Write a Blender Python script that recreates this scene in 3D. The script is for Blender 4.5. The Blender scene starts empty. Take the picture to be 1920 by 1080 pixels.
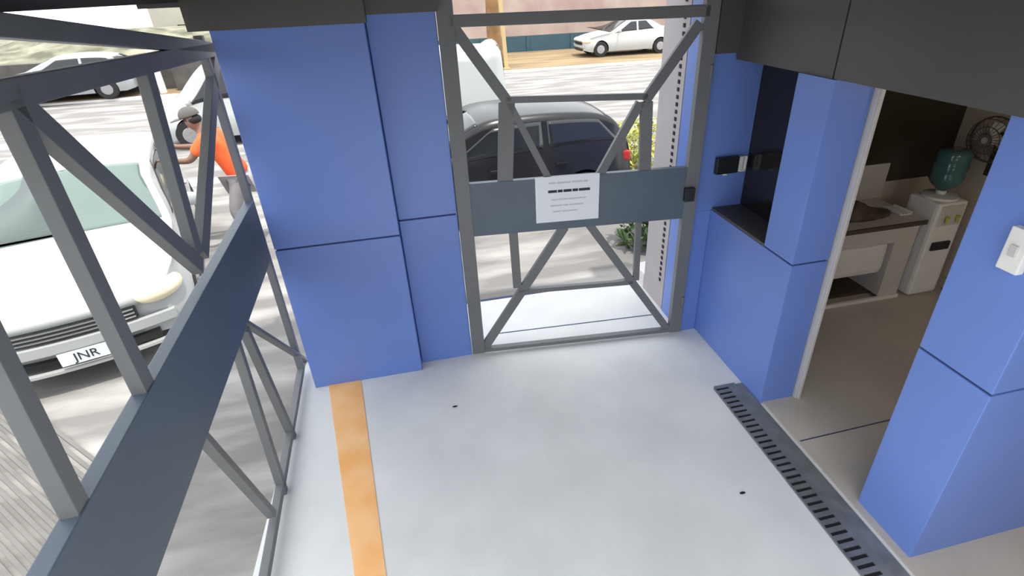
import bpy, bmesh, math, random
from mathutils import Vector, Matrix
random.seed(7)
SC = bpy.context.scene
COL = SC.collection

# ---------------------------------------------------------------- camera
PX, PY, F = 988.0, 482.0, 964.5
H = 2.9
yw, pt, rl = math.radians(11.29), math.radians(27.86), math.radians(2.38)
FWD = Vector((math.sin(yw)*math.cos(pt), math.cos(yw)*math.cos(pt), -math.sin(pt)))
RT0 = Vector((math.cos(yw), -math.sin(yw), 0)); UP0 = RT0.cross(FWD)
RT = RT0*math.cos(rl) - UP0*math.sin(rl)
UP = RT.cross(FWD)
CAMP = Vector((0, 0, H))
cam_data = bpy.data.cameras.new('camera')
cam = bpy.data.objects.new('camera', cam_data); COL.objects.link(cam)
m3 = Matrix((RT, UP, -FWD)).transposed()
cam.matrix_world = Matrix.Translation(CAMP) @ m3.to_4x4()
cam_data.sensor_width = 36; cam_data.lens = F/1920*36
cam_data.shift_x = -(PX-960)/1920; cam_data.shift_y = -(540-PY)/1920
cam_data.clip_start = .02; cam_data.clip_end = 300
SC.camera = cam

# ---------------------------------------------------------------- light
SC.view_settings.view_transform = 'Standard'; SC.view_settings.look = 'None'
SC.view_settings.gamma = 1; SC.view_settings.exposure = 0.6
SC.view_settings.use_curve_mapping = False
world = bpy.data.worlds.new('sky'); SC.world = world; world.use_nodes = True
bg = world.node_tree.nodes['Background']
bg.inputs[0].default_value = (.93, .965, 1, 1); bg.inputs[1].default_value = 1.7
sd = bpy.data.lights.new('sun', 'SUN'); sd.energy = 2.2; sd.angle = math.radians(1.5); sd.color = (1, .95, .86)
sun = bpy.data.objects.new('sun', sd); COL.objects.link(sun)
sdir = Vector((-.14, .20, -.97))          # from behind the building, high
sun.rotation_euler = sdir.to_track_quat('-Z', 'Y').to_euler()
sun.location = (0, -4, 9)
SC.cycles.max_bounces = 8; SC.cycles.diffuse_bounces = 5
SC.cycles.use_denoising = True

# ---------------------------------------------------------------- photo rays onto real planes
def ray(u, v): return FWD + RT*((u-PX)/F) - UP*((v-PY)/F)
def on_z(u, v, z=0):
    d = ray(u, v); return CAMP + d*((z-H)/d.z)
def on_y(u, v, y):
    d = ray(u, v); return CAMP + d*(y/d.y)
def on_x(u, v, x):
    d = ray(u, v); return CAMP + d*(x/d.x)

# ---------------------------------------------------------------- materials
def mat(name, col, rough=.6, metal=0, var=.0, scale=6, bump=0, col2=None, spec=.5, coords='Object', emit=None, trans=0, contrast=None, stretch=None):
    m = bpy.data.materials.new(name); m.use_nodes = True
    nt = m.node_tree; b = nt.nodes['Principled BSDF']
    b.inputs['Base Color'].default_value = (*col, 1); b.inputs['Roughness'].default_value = rough
    b.inputs['Metallic'].default_value = metal
    b.inputs['Specular IOR Level'].default_value = spec
    if trans: b.inputs['Transmission Weight'].default_value = trans
    if emit: b.inputs['Emission Color'].default_value = (*emit[0], 1); b.inputs['Emission Strength'].default_value = emit[1]
    if var or col2 or bump:
        tc = nt.nodes.new('ShaderNodeTexCoord'); nz = nt.nodes.new('ShaderNodeTexNoise')
        nz.inputs['Scale'].default_value = scale; nz.inputs['Detail'].default_value = 6
        src = tc.outputs[coords]
        if stretch:
            mp = nt.nodes.new('ShaderNodeMapping'); mp.inputs['Scale'].default_value = stretch
            nt.links.new(src, mp.inputs['Vector']); src = mp.outputs['Vector']
        nt.links.new(src, nz.inputs['Vector'])
        cr = nt.nodes.new('ShaderNodeValToRGB')
        lo, hi = contrast or (.35, .65)
        cr.color_ramp.elements[0].position = lo; cr.color_ramp.elements[1].position = hi
        c2 = col2 or tuple(min(1, c*(1+var)) for c in col)
        c1 = col if col2 else tuple(c*(1-var) for c in col)
        cr.color_ramp.elements[0].color = (*c1, 1); cr.color_ramp.elements[1].color = (*c2, 1)
        nt.links.new(nz.outputs['Fac'], cr.inputs['Fac']); nt.links.new(cr.outputs['Color'], b.inputs['Base Color'])
        if bump:
            bp = nt.nodes.new('ShaderNodeBump'); bp.inputs['Strength'].default_value = bump; bp.inputs['Distance'].default_value = .02
            nt.links.new(nz.outputs['Fac'], bp.inputs['Height']); nt.links.new(bp.outputs['Normal'], b.inputs['Normal'])
    return m
M = {}
M['concrete'] = mat('concrete_floor', (.72, .725, .715), .75, var=.05, scale=2.2, bump=.05)
M['street'] = mat('street', (.20, .19, .18), .9, col2=(.42, .40, .38), contrast=(.45, .7), scale=1.3, bump=.1, stretch=(.45, 1.9, 1))  # pale stretched streaks put bright road reflections into the colour
M['moire_rib'] = mat('moire_rib_concrete', (.17, .165, .155), .9, var=.1, scale=3)
M['sidewalk'] = mat('sidewalk_tan', (.26, .185, .10), .9, var=.25, scale=1.0, stretch=(.4, 2, 1))
M['blue'] = mat('blue_composite_panel', (.135, .225, .57), .38, var=.03, scale=1.2)
M['bluedark'] = mat('panel_joint', (.03, .05, .12), .7)
M['gate'] = mat('gate_grey_paint', (.145, .15, .155), .5, var=.06, scale=3)
M['plate'] = mat('gate_plate_paint', (.085, .115, .15), .45, var=.06, scale=2)
M['fascia'] = mat('fascia_panel', (.08, .075, .07), .45, var=.1, scale=1)
M['ceil'] = mat('ceiling_board', (.04, .038, .034), .8, var=.05)
M['white'] = mat('white_paint', (.75, .74, .70), .5, var=.03)
M['paper'] = mat('paper', (.80, .82, .86), .7)
M['ink'] = mat('ink', (.03, .035, .04), .8)
M['inklight'] = mat('faint_ink', (.55, .57, .60), .8)
M['yellow'] = mat('stripe_paint', (.90, .44, .14), .7, col2=(.95, .58, .28), scale=3)
M['grate'] = mat('steel_grate', (.24, .25, .26), .5, metal=.5, var=.15, scale=8)
M['dark'] = mat('dark_void', (.01, .011, .013), .8)
M['blackplastic'] = mat('black_plastic', (.012, .013, .015), .4)
M['tint'] = mat('tinted_glass', (.014, .013, .011), .12)
M['beige'] = mat('office_wall', (.52, .45, .36), .8, var=.05, scale=1.5)
M['officefloor'] = mat('office_tile', (.46, .42, .37), .5, var=.08, scale=1.5)
M['alu'] = mat('aluminium_frame', (.60, .58, .56), .4, metal=.2)
M['darkboard'] = mat('dark_brown_glass', (.035, .028, .018), .25)
M['desk'] = mat('desk_laminate', (.55, .52, .48), .5)
M['deskedge'] = mat('desk_dark_edge', (.06, .045, .035), .5)
M['brownstuff'] = mat('brown_cloth', (.09, .07, .055), .9, var=.4, scale=12, bump=.4)
M['jug'] = mat('blue_green_jug', (.07, .16, .16), .12, trans=.25)
M['carwhite'] = mat('car_white', (.44, .45, .44), .22)
M['carsilver'] = mat('car_silver', (.36, .37, .38), .25, metal=.2)
M['cardark'] = mat('car_dark', (.014, .014, .015), .25, spec=.35)
M['glass'] = mat('car_glass', (.018, .02, .022), .08, spec=.5)
M['glassgreen'] = mat('windshield_glass', (.13, .18, .16), .08, spec=.6)
M['rubber'] = mat('rubber', (.015, .015, .016), .8)
M['rim'] = mat('wheel_rim', (.4, .4, .42), .3, metal=.8)
M['grille'] = mat('grille_black', (.015, .017, .018), .4)
M['chrome'] = mat('chrome', (.75, .77, .78), .15, metal=.9)
M['lamp'] = mat('headlamp_lens', (.80, .70, .48), .1)
M['taillamp'] = mat('tail_lamp', (.5, .02, .01), .2)
M['skin'] = mat('skin', (.22, .12, .085), .6)
M['shirt'] = mat('red_shirt', (.88, .085, .025), .8, col2=(.95, .16, .035), scale=4)
M['trousers'] = mat('grey_trousers', (.36, .33, .33), .85, var=.08, scale=8)
M['cap'] = mat('grey_brown_cap', (.12, .11, .10), .9)
M['shoe'] = mat('dark_shoe', (.035, .03, .03), .6)
M['hedge'] = mat('embankment_scrub', (.10, .10, .065), .95, col2=(.27, .26, .19), scale=1.1, bump=.5, contrast=(.38, .62))
M['retain'] = mat('retaining_wall', (.085, .08, .072), .9, var=.2, scale=2)
M['bluewall'] = mat('blue_street_wall', (.035, .085, .115), .7, var=.15, scale=.6)
M['pinkwall'] = mat('pink_render', (.34, .235, .215), .8, col2=(.42, .35, .30), scale=.8)
M['trunk'] = mat('orange_bark', (.22, .12, .05), .9, var=.25, scale=2, bump=.3)
M['post'] = mat('pale_post', (.48, .36, .17), .8)
M['leaf'] = mat('leaf', (.07, .13, .03), .6, var=.3, scale=10)
M['leafy'] = mat('leaf_yellow', (.45, .45, .08), .6, var=.3, scale=5)
M['block'] = mat('concrete_block', (.66, .65, .62), .8, var=.05)
M['pillar'] = mat('pinkish_render', (.40, .37, .38), .8, var=.05, scale=2)
M['housewall'] = mat('house_wall', (.38, .36, .30), .85, var=.08, scale=1)
M['teal'] = mat('teal_awning', (.20, .42, .44), .6)

# ---------------------------------------------------------------- helpers
def link_mesh(name, bm, m, parent=None, smooth=False, kind=None):
    bmesh.ops.recalc_face_normals(bm, faces=bm.faces)
    me = bpy.data.meshes.new(name); bm.to_mesh(me); bm.free()
    if smooth:
        for p in me.polygons: p.use_smooth = True
    if isinstance(m, (list, tuple)):
        for mm in m: me.materials.append(mm)
    else: me.materials.append(m)
    o = bpy.data.objects.new(name, me); COL.objects.link(o)
    if parent is not None:
        o.parent = parent
    if kind: o['kind'] = kind
    return o
def tag(o, label=None, cat=None, group=None, kind=None):
    if label: o['label'] = label
    if cat: o['category'] = cat
    if group: o['group'] = group
    if kind: o['kind'] = kind
    return o
def empty(name, loc, label, cat, rz=0, group=None):
    o = bpy.data.objects.new(name, None); COL.objects.link(o)
    o.location = loc; o.rotation_euler = (0, 0, rz); o.empty_display_size = .1
    return tag(o, label, cat, group)
def bx(bm, c, s, rot=None, bev=0):
    r = bmesh.ops.create_cube(bm, size=1)
    vs = r['verts']
    for v in vs: v.co = Vector((v.co.x*s[0], v.co.y*s[1], v.co.z*s[2]))
    if bev:
        es = list({e for v in vs for e in v.link_edges})
        g = bmesh.ops.bevel(bm, geom=es, offset=bev, segments=2, affect='EDGES', profile=.6)
        vs = list({v for v in g['verts']} | {v for v in vs if v.is_valid})
    if rot is not None:
        for v in vs: v.co = rot @ v.co
    for v in vs: v.co += Vector(c)
    return vs
def bb(bm, x0, x1, y0, y1, z0, z1, bev=0):
    return bx(bm, ((x0+x1)/2, (y0+y1)/2, (z0+z1)/2), (x1-x0, y1-y0, z1-z0), bev=bev)
def boxobj(name, x0, x1, y0, y1, z0, z1, m, parent=None, bev=0, kind=None):
    bm = bmesh.new(); bb(bm, x0, x1, y0, y1, z0, z1, bev); return link_mesh(name, bm, m, parent, kind=kind)
def beam(bm, a, b, w, t, nrm, bev=.004):
    """rectangular tube from a to b, w wide in the plane whose normal is nrm, t thick along nrm"""
    a = Vector(a); b = Vector(b); d = b-a; L = d.length; d.normalize(); n = Vector(nrm).normalized()
    n = (n - d*n.dot(d)).normalized(); s = d.cross(n)
    R = Matrix((d, s, n)).transposed()
    bx(bm, (a+b)/2, (L, w, t), R, bev)
def cyl(bm, a, b, r0, r1=None, n=20, caps=True):
    a = Vector(a); b = Vector(b); d = b-a; L = d.length
    R = d.to_track_quat('Z', 'Y').to_matrix()
    r = bmesh.ops.create_cone(bm, cap_ends=caps, segments=n, radius1=r0, radius2=r0 if r1 is None else r1, depth=L)
    for v in r['verts']: v.co = R @ v.co + (a+b)/2
    return r['verts']
def sweep(bm, pts, r, n=8):
    """round tube along a list of points"""
    pts = [Vector(p) for p in pts]; rings = []
    q = None
    for i, p in enumerate(pts):
        t = (pts[min(i+1, len(pts)-1)] - pts[max(i-1, 0)]).normalized()
        if q is None: q = t.to_track_quat('Z', 'Y').to_matrix()
        else: q = (q @ Vector((0, 0, 1))).rotation_difference(t).to_matrix() @ q
        rr = r[i] if isinstance(r, (list, tuple)) else r
        rings.append([bm.verts.new(p + q @ Vector((rr*math.cos(k*2*math.pi/n), rr*math.sin(k*2*math.pi/n), 0))) for k in range(n)])
    for i in range(len(rings)-1):
        for k in range(n): bm.faces.new((rings[i][k], rings[i][(k+1) % n], rings[i+1][(k+1) % n], rings[i+1][k]))
    bm.faces.new(rings[0][::-1]); bm.faces.new(rings[-1])
def lathe(bm, prof, c=(0, 0, 0), n=28):
    rings = []
    for r, z in prof:
        rings.append([bm.verts.new((c[0]+r*math.cos(k*2*math.pi/n), c[1]+r*math.sin(k*2*math.pi/n), c[2]+z)) for k in range(n)])
    for i in range(len(rings)-1):
        for k in range(n): bm.faces.new((rings[i][k], rings[i][(k+1) % n], rings[i+1][(k+1) % n], rings[i+1][k]))
    bm.faces.new(rings[0][::-1]); bm.faces.new(rings[-1])
def text_mesh(name, s, size, m, parent, mw, extrude=.001):
    cu = bpy.data.curves.new(name, 'FONT'); cu.body = s; cu.size = size; cu.extrude = extrude
    cu.align_x = 'CENTER'; cu.align_y = 'CENTER'
    t = bpy.data.objects.new(name+'_tmp', cu); COL.objects.link(t)
    dg = bpy.context.evaluated_depsgraph_get(); me = bpy.data.meshes.new_from_object(t.evaluated_get(dg))
    bpy.data.objects.remove(t); bpy.data.curves.remove(cu)
    me.name = name; me.materials.clear(); me.materials.append(m)
    me.transform(mw)
    o = bpy.data.objects.new(name, me); COL.objects.link(o); o.parent = parent
    return o
def interp(tab, x):
    if x <= tab[0][0]: return tab[0][1]
    for (a, va), (b, vb) in zip(tab, tab[1:]):
        if x <= b:
            t = (x-a)/(b-a); return va+(vb-va)*t
    return tab[-1][1]
def smooth_interp(tab, x):
    if x <= tab[0][0]: return tab[0][1]
    for i in range(len(tab)-1):
        a, va = tab[i]; b, vb = tab[i+1]
        if x <= b:
            ma = 0 if i == 0 else (vb-tab[i-1][1])/(b-tab[i-1][0])
            mb = 0 if i == len(tab)-2 else (tab[i+2][1]-va)/(tab[i+2][0]-a)
            h = b-a; t = (x-a)/h
            return (2*t**3-3*t*t+1)*va + (t**3-2*t*t+t)*h*ma + (-2*t**3+3*t*t)*vb + (t**3-t*t)*h*mb
    return tab[-1][1]

# ================================================================ SETTING
YF = 3.60                      # facade plane
# floor inside (slab with recess for nothing), ground outside
bm = bmesh.new(); bb(bm, -1.25, 2.30, -9.3, 4.55, -.12, 0); link_mesh('floor', bm, M['concrete'], kind='structure')
bm = bmesh.new(); bb(bm, -60, 60, 4.55, 13.8, -.14, -.012); bb(bm, -60, -1.25, -12, 4.55, -.14, -.012); bb(bm, 2.30, 60, 4.55, 4.56, -.14, -.012)
tag(link_mesh('driveway', bm, M['street']), kind='structure')
boxobj('street', -70, 70, 13.8, 20.4, -.16, -.02, M['street'], kind='structure')
boxobj('sidewalk', -70, 70, 20.4, 26.0, -.16, .06, M['sidewalk'], kind='structure')
boxobj('kerb', -70, 70, 20.2, 20.4, -.16, .05, M['block'], kind='structure')
# joints in the concrete: thin saw cuts (geometry), and the channel line across the threshold
bm = bmesh.new()
for y in (3.86,): beam(bm, on_z(935, 625, .001), on_z(1222, 590, .001), .012, .002, (0, 0, 1), 0)
link_mesh('trim_1', bm, M['bluedark'], kind='structure')
bm = bmesh.new(); beam(bm, (-1.25, 4.56, .001), (2.3, 4.56, .001), .035, .003, (0, 0, 1), 0)
link_mesh('trim_2', bm, M['bluedark'], kind='structure')
# office floor
boxobj('floor_office', 2.30, 5.3, -1, 4.1, -.12, .012, M['officefloor'], kind='structure')
bm = bmesh.new()
beam(bm, on_z(1500, 827, .0135), on_z(1700, 780, .0135), .008, .002, (0, 0, 1), 0)
link_mesh('trim_3', bm, M['bluedark'], kind='structure')
# ceiling and fascias
boxobj('ceiling', -1.75, 2.28, .60, 4.05, 2.93, 3.30, M['ceil'], kind='structure')  # unseen slab, its edge and height shaped to keep sky off column tops
bm = bmesh.new()
bb(bm, -1.15, 2.28, 3.48, 3.60, 2.86, 3.08); bb(bm, -1.20, -.22, 3.50, 3.62, 2.735, 3.08); bb(bm, -.22, .215, 3.58, 3.72, 2.775, 3.08); bb(bm, 2.118, 2.29, 3.50, 3.538, 2.42, 3.08); bb(bm, -1.45, 5.4, 3.60, 3.95, 2.86, 3.5)
link_mesh('wall_front_fascia', bm, M['fascia'], kind='structure')
boxobj('wall_left_beam', -1.60, -1.20, .60, 3.60, 2.885, 3.4, M['fascia'], kind='structure')
bm = bmesh.new()
ys = [3.52, 2.565, 1.35, .1, -1.5, -3.6]
for a, b in zip(ys[1:], ys): bb(bm, 2.29, 2.42, a+.006, b-.006, 2.375, 3.08)
bb(bm, 2.31, 2.42, -3.6, 3.52, 2.385, 3.08)
link_mesh('wall_right_fascia', bm, M['fascia'], kind='structure')
boxobj('ceiling_office', 2.42, 5.3, -1, 4.1, 2.5, 2.6, M['beige'], kind='structure')
boxobj('wall_office_back', 2.95, 5.3, 4.1, 4.2, 0, 2.5, M['beige'], kind='structure')
boxobj('wall_office_right', 5.22, 5.32, -1, 4.1, 0, 2.5, M['beige'], kind='structure')
boxobj('wall_office_near', 2.9, 5.3, -1.1, -1, 0, 2.5, M['beige'], kind='structure')

boxobj('wall_rear_sky_block', -14, 9, -9.8, -9.3, 0, 3, M['retain'], kind='structure')  # unseen wall added behind the camera, sized to cut low sky light
boxobj('ceiling_office_roof', 2.42, 5.6, -3.6, 4.05, 3.08, 3.3, M['ceil'], kind='structure')

# ---------------------------------------------------------------- clad columns
def column(x0, x1, y0, y1, ztop, seam, label, loc_z=0, m='blue'):
    root = empty('clad_column', ((x0+x1)/2, (y0+y1)/2, 0), label, 'column')
    def loc(bm): bmesh.ops.translate(bm, verts=bm.verts, vec=-Vector(root.location))
    bm = bmesh.new(); bb(bm, x0, x1, y0, y1, 0, seam-.006, .006); loc(bm); link_mesh('lower_panel', bm, M[m], root)
    bm = bmesh.new(); bb(bm, x0, x1, y0, y1, seam+.006, ztop, .006); loc(bm); link_mesh('upper_panel', bm, M[m], root)
    bm = bmesh.new(); bb(bm, x0+.012, x1-.012, y0+.012, y1-.012, seam-.0062, seam+.0062); loc(bm); link_mesh('joint', bm, M['bluedark'], root)
    return root
column(-1.12, -.24, YF, 3.98, 2.735, 1.285, 'wide blue panel-clad column between the vehicle gate and the entrance')
column(-.236, .205, 3.70, 3.98, 2.86, 1.36, 'narrower blue panel-clad column set back beside the pedestrian gate')

# right block with the guard-booth recess
root = empty('clad_column', (2.45, 2.75, 0), 'blue clad pillar with dark booth recess between gate and office door', 'column')
def part(name, boxes, m, bev=.005):
    bm = bmesh.new()
    for b in boxes: bb(bm, *b, bev)
    bmesh.ops.translate(bm, verts=bm.verts, vec=-Vector(root.location))
    return link_mesh(name, bm, m, root)
part('lower_panel', [(2.275, 2.55, 2.53, 3.90, 0, 1.20)], M['blue'])
part('upper_panel', [(2.275, 2.55, 2.53, 2.83, 1.212, 2.375)], M['blue'])
part('joint', [(2.287, 2.54, 2.54, 2.82, 1.199, 1.213)], M['bluedark'], 0)
part('window_sill', [(2.28, 2.75, 2.83, 3.54, 1.20, 1.222)], M['fascia'], .003)
part('back_panel', [(2.115, 2.54, 3.54, 3.9, 1.20, 2.86), (2.115, 2.274, 3.54, 3.9, 0, 1.20)], M['blue'])
part('dark_window', [(2.54, 2.565, 2.83, 3.54, 1.222, 2.375)], M['tint'], 0)
# card reader on the recess wall
root = empty('card_reader', (2.375, 3.535, 1.585), 'small black card reader with white tag on the blue recess wall', 'card reader')
bm = bmesh.new(); bx(bm, (-.035, -.022, 0), (.19, .042, .135), bev=.008); link_mesh('housing', bm, M['blackplastic'], root)
bm = bmesh.new(); bx(bm, (.085, -.02, 0), (.035, .03, .12), bev=.006); bx(bm, (.125, -.02, .0), (.02, .03, .12), bev=.005); bx(bm, (.105, -.02, -.055), (.05, .03, .02), bev=.004); link_mesh('bracket', bm, M['white'], root)
bm = bmesh.new(); bx(bm, (-.04, -.02, -.078), (.03, .02, .012), bev=.003); link_mesh('status_lamp', bm, M['white'], root)

# ---------------------------------------------------------------- near right column
root = empty('clad_column', (2.75, 1.5, 0), 'blue clad pillar nearest the camera at the right, with a white switch box', 'column')
part('lower_panel', [(2.345, 3.15, 1.27, 1.64, 0, 1.19)], M['blue'])
part('upper_panel', [(2.345, 3.15, 1.27, 1.64, 1.202, 2.375)], M['blue'])
part('joint', [(2.355, 3.14, 1.28, 1.63, 1.189, 1.203)], M['bluedark'], 0)
root = empty('switch_box', on_x(1916, 468, 2.34), 'white wall switch box on the nearest blue pillar', 'switch box')
bm = bmesh.new(); bx(bm, (-.02, 0, 0), (.04, .085, .19), bev=.006); link_mesh('housing', bm, M['white'], root)
bm = bmesh.new(); bx(bm, (-.043, 0, 0), (.012, .03, .05), bev=.003); link_mesh('rocker', bm, M['alu'], root)

# ---------------------------------------------------------------- office door frame
bm = bmesh.new(); bb(bm, 2.556, 2.602, 2.50, 2.55, .012, 2.375, .004); bb(bm, 2.569, 2.589, 2.488, 2.50, .012, 2.375, .003)
link_mesh('door_1', bm, M['alu'], kind='structure')

# ---------------------------------------------------------------- pedestrian gate (plane through two points on the threshold)
GA, GB = Vector((.215, 3.705, 0)), Vector((2.108, 3.535, 0))
gd = (GB-GA).normalized(); gn = Vector((gd.y, -gd.x, 0))     # gn faces the camera
def on_g(u, v, off=0):
    d = ray(u, v); P = GA + gn*off; return CAMP + d*((P-CAMP).dot(gn)/d.dot(gn))
gate = empty('pedestrian_gate', GA, 'dark grey steel pedestrian gate with diagonal bars and a notice on its plate', 'gate')
def gpart(name, bars, m='gate', t=.04):
    bm = bmesh.new()
    for a, b, w in bars: beam(bm, Vector(a)-GA, Vector(b)-GA, w, t, gn)
    return link_mesh(name, bm, M[m], gate)
def gp(s, z, off=0): return GA + gd*s + Vector((0, 0, z)) + gn*off
W = (GB-GA).length
gpart('left_stile', [(gp(.05, .02), gp(.05, 2.86), .11)], t=.06)
gpart('right_stile', [(gp(W-.045, .02), gp(W-.045, 2.86), .105)], t=.06)
gpart('top_rail', [(gp(.07, 2.71), gp(W-.06, 2.70), .075)], t=.06)
gpart('bottom_rail', [(gp(.07, .04), gp(W-.06, .04), .035)], t=.05)
def proj(P):
    d = Vector(P)-CAMP; z = d.dot(FWD); return (PX+F*d.dot(RT)/z, PY-F*d.dot(UP)/z)
ZT, ZB = 1.60, 1.165
bm = bmesh.new(); beam(bm, gp(.07, (ZT+ZB)/2)-GA, gp(W-.06, (ZT+ZB)/2)-GA, ZT-ZB, .05, gn); link_mesh('rail_plate', bm, M['plate'], gate)
# upper design
def sz(u, v):
    P = on_g(u, v)-GA; return P.dot(gd), P.z
bars_up = [((842, 40), (953, 192), .075), ((1312, 42), (1208, 190), .075), ((1200, 192), (1116, 342), .065), ((953, 190), (1034, 345), .05)]
for a, b, w in bars_up: gpart('diagonal_bar', [(on_g(*a), on_g(*b), w)])
gpart('cross_bar', [(on_g(948, 187), on_g(1214, 180), .045)])
gpart('upright_bar', [(on_g(950, 192), on_g(947, 348), .115)])
gpart('upright_bar', [(on_g(1212, 190), on_g(1208, 334), .09)])
for a, b, w in [((1058, 425), (908, 652), .075), ((1104, 420), (1252, 618), .065)]: gpart('diagonal_bar', [(on_g(*a), on_g(*b), w)])
gpart('upright_bar', [(on_g(962, 432), on_g(970, 538), .07)])
gpart('upright_bar', [(on_g(1197, 412), on_g(1192, 524), .05)])
gpart('cross_bar', [(on_g(972, 546), on_g(1186, 528), .04)])
for z in (.35, 2.3):
    bm = bmesh.new(); cyl(bm, gp(W-.005, z-.05, .03)-GA, gp(W-.005, z+.05, .03)-GA, .012); link_mesh('hinge', bm, M['gate'], gate)
bm = bmesh.new(); P = gp(W-.07, 1.38, .045); beam(bm, P-GA-gd*.04, P-GA+gd*.04, .11, .04, gn); link_mesh('lock_box', bm, M['blackplastic'], gate)
# notice
c = (on_g(1005, 335, .03)+on_g(1120, 408, .03)+on_g(1014, 418, .03)+on_g(1116, 325, .03))/4
notice = empty('paper_notice', c, 'white printed paper notice taped to the pedestrian gate plate', 'notice')
Rn = Matrix((gd, Vector((0, 0, 1)), gn)).transposed()
pw, ph = .50, .375
bm = bmesh.new(); bx(bm, (0, 0, 0), (pw, ph, .002), bev=0)
for v in bm.verts: v.co = Rn @ v.co
sheet = link_mesh('sheet', bm, M['paper'], notice)
def lines(name, rows, m):
    bm = bmesh.new()
    for y, h, words in rows:
        x = words[0]
        for w in words[1:]:
            bx(bm, (x+w/2, y, .0022), (w-.007, h, .0012)); x += w
    for v in bm.verts: v.co = Rn @ v.co
    link_mesh(name, bm, m, notice)
lines('heading', [(.068, .021, (-.155, .075, .045, .07, .05, .095))], M['ink'])
for row in [(.135, .012, (-.15, .06, .12, .09, .04)), (.0, .010, (-.13, .05, .09, .11, .03)), (-.05, .010, (-.14, .10, .05, .12)), (-.10, .010, (-.12, .07, .13))]: lines('text_line', [row], M['inklight'])

# ---------------------------------------------------------------- vehicle gate, plane x = XG
XG = -1.25
va = math.radians(3.0); vdir = Vector((-math.sin(va), math.cos(va), 0)); vn = Vector((math.cos(va), math.sin(va), 0))
VF = Vector((XG, 3.80, 0))
def on_v(u, v):
    d = ray(u, v); return CAMP + d*((VF-CAMP).dot(vn)/d.dot(vn))
def vpnt(y, z): return VF + vdir*((y-3.80)/vdir.y) + Vector((0, 0, z))
vg = empty('vehicle_gate', (XG, 3.5, 0), 'long grey steel vehicle gate with fanning diagonal bars and broad plate', 'gate')
V0 = Vector(vg.location)
def vbar(name, a, b, w, t=.05, m='gate', off=0):
    bm = bmesh.new(); A = on_v(*a); B = on_v(*b)
    beam(bm, A-V0, B-V0, w, t, vn); return link_mesh(name, bm, M[m], vg)
bm = bmesh.new(); beam(bm, vpnt(.25, 1.372)-V0, vpnt(3.8, 1.372)-V0, .475, .06, vn); link_mesh('rail_plate', bm, M['plate'], vg)
def vbz(name, y0, z0, y1, z1, w, t=.05):
    bm = bmesh.new(); beam(bm, vpnt(y0, z0)-V0, vpnt(y1, z1)-V0, w, t, vn); return link_mesh(name, bm, M['gate'], vg)
vbz('bottom_rail', .25, .07, 3.80, .07, .05)
vbz('end_stile', 3.80, .05, 3.80, 2.70, .05)
vbar('top_rail', (418, 88), (-150, 211), .085)
vbar('brace', (418, 92), (-150, 33), .07)
vbar('diagonal_bar', (266, 118), (366, 478), .085)
vbar('diagonal_bar', (402, 92), (376, 478), .085)
vbar('diagonal_bar', (5, 176), (372, 500), .085)
vbar('diagonal_bar', (8, 186), (285, 762), .075)
vbar('diagonal_bar', (-60, 567), (205, 1082), .06)
vbar('diagonal_bar', (455, 603), (612, 700), .025)
vbar('diagonal_bar', (458, 618), (562, 850), .05)
vbar('diagonal_bar', (440, 640), (545, 965), .05)
vbar('diagonal_bar', (372, 812), (510, 965), .04)

# ---------------------------------------------------------------- floor stripe and drain
bm = bmesh.new()
q = [on_z(614, 707), on_z(676, 706), on_z(712, 985), on_z(652, 985)]
q2 = [q[3] + (q[3]-q[0])*.5, q[2] + (q[2]-q[1])*.5]
pts = [q[0], q[1], q2[1], q2[0]]
top = [bm.verts.new((p.x, p.y, .004)) for p in pts]; bot = [bm.verts.new((p.x, p.y, .0005)) for p in pts]
bm.faces.new(top); bm.faces.new(bot[::-1])
for i in range(4): bm.faces.new((top[i], top[(i+1) % 4], bot[(i+1) % 4], bot[i]))
tag(link_mesh('floor_stripe', bm, M['yellow']), 'orange yellow painted stripe on the floor at the wide column foot', 'floor marking')
dr = empty('drain_channel', (2.17, 1.9, 0), 'slotted steel drain grate in the floor beside the office doorway', 'drain')
x0, x1, ya, yb = 2.02, 2.27, .2, 2.76
bm = bmesh.new(); D = Vector(dr.location)
bb(bm, x0, x0+.012, ya, yb, .001, .012); bb(bm, x1-.06, x1, ya, yb, .001, .012)
y = ya
while y < yb:
    bb(bm, x0+.012, x1-.06, y, y+.028, .001, .011); y += .05
bb(bm, x0+.12, x1-.06, ya, yb, .001, .0105)
bmesh.ops.translate(bm, verts=bm.verts, vec=-D); link_mesh('grate', bm, M['grate'], dr)
bm = bmesh.new(); bb(bm, x0+.005, x1-.01, ya, yb, .0005, .003); bmesh.ops.translate(bm, verts=bm.verts, vec=-D); link_mesh('channel', bm, M['dark'], dr)
# little dark marks on the floor
for (u, v), lb in (((853, 763), 'small dark scrap on the concrete floor near the pedestrian gate'), ((1392, 925), 'small dark scrap on the concrete floor beside the drain grate')):
    p = on_z(u, v); bm = bmesh.new(); r = bmesh.ops.create_icosphere(bm, subdivisions=2, radius=1)
    for w_ in r['verts']: w_.co = Vector((w_.co.x*.020+p.x, w_.co.y*.009+p.y, w_.co.z*.004+.005))
    tag(link_mesh('debris', bm, M['dark']), lb, 'debris')

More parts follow.
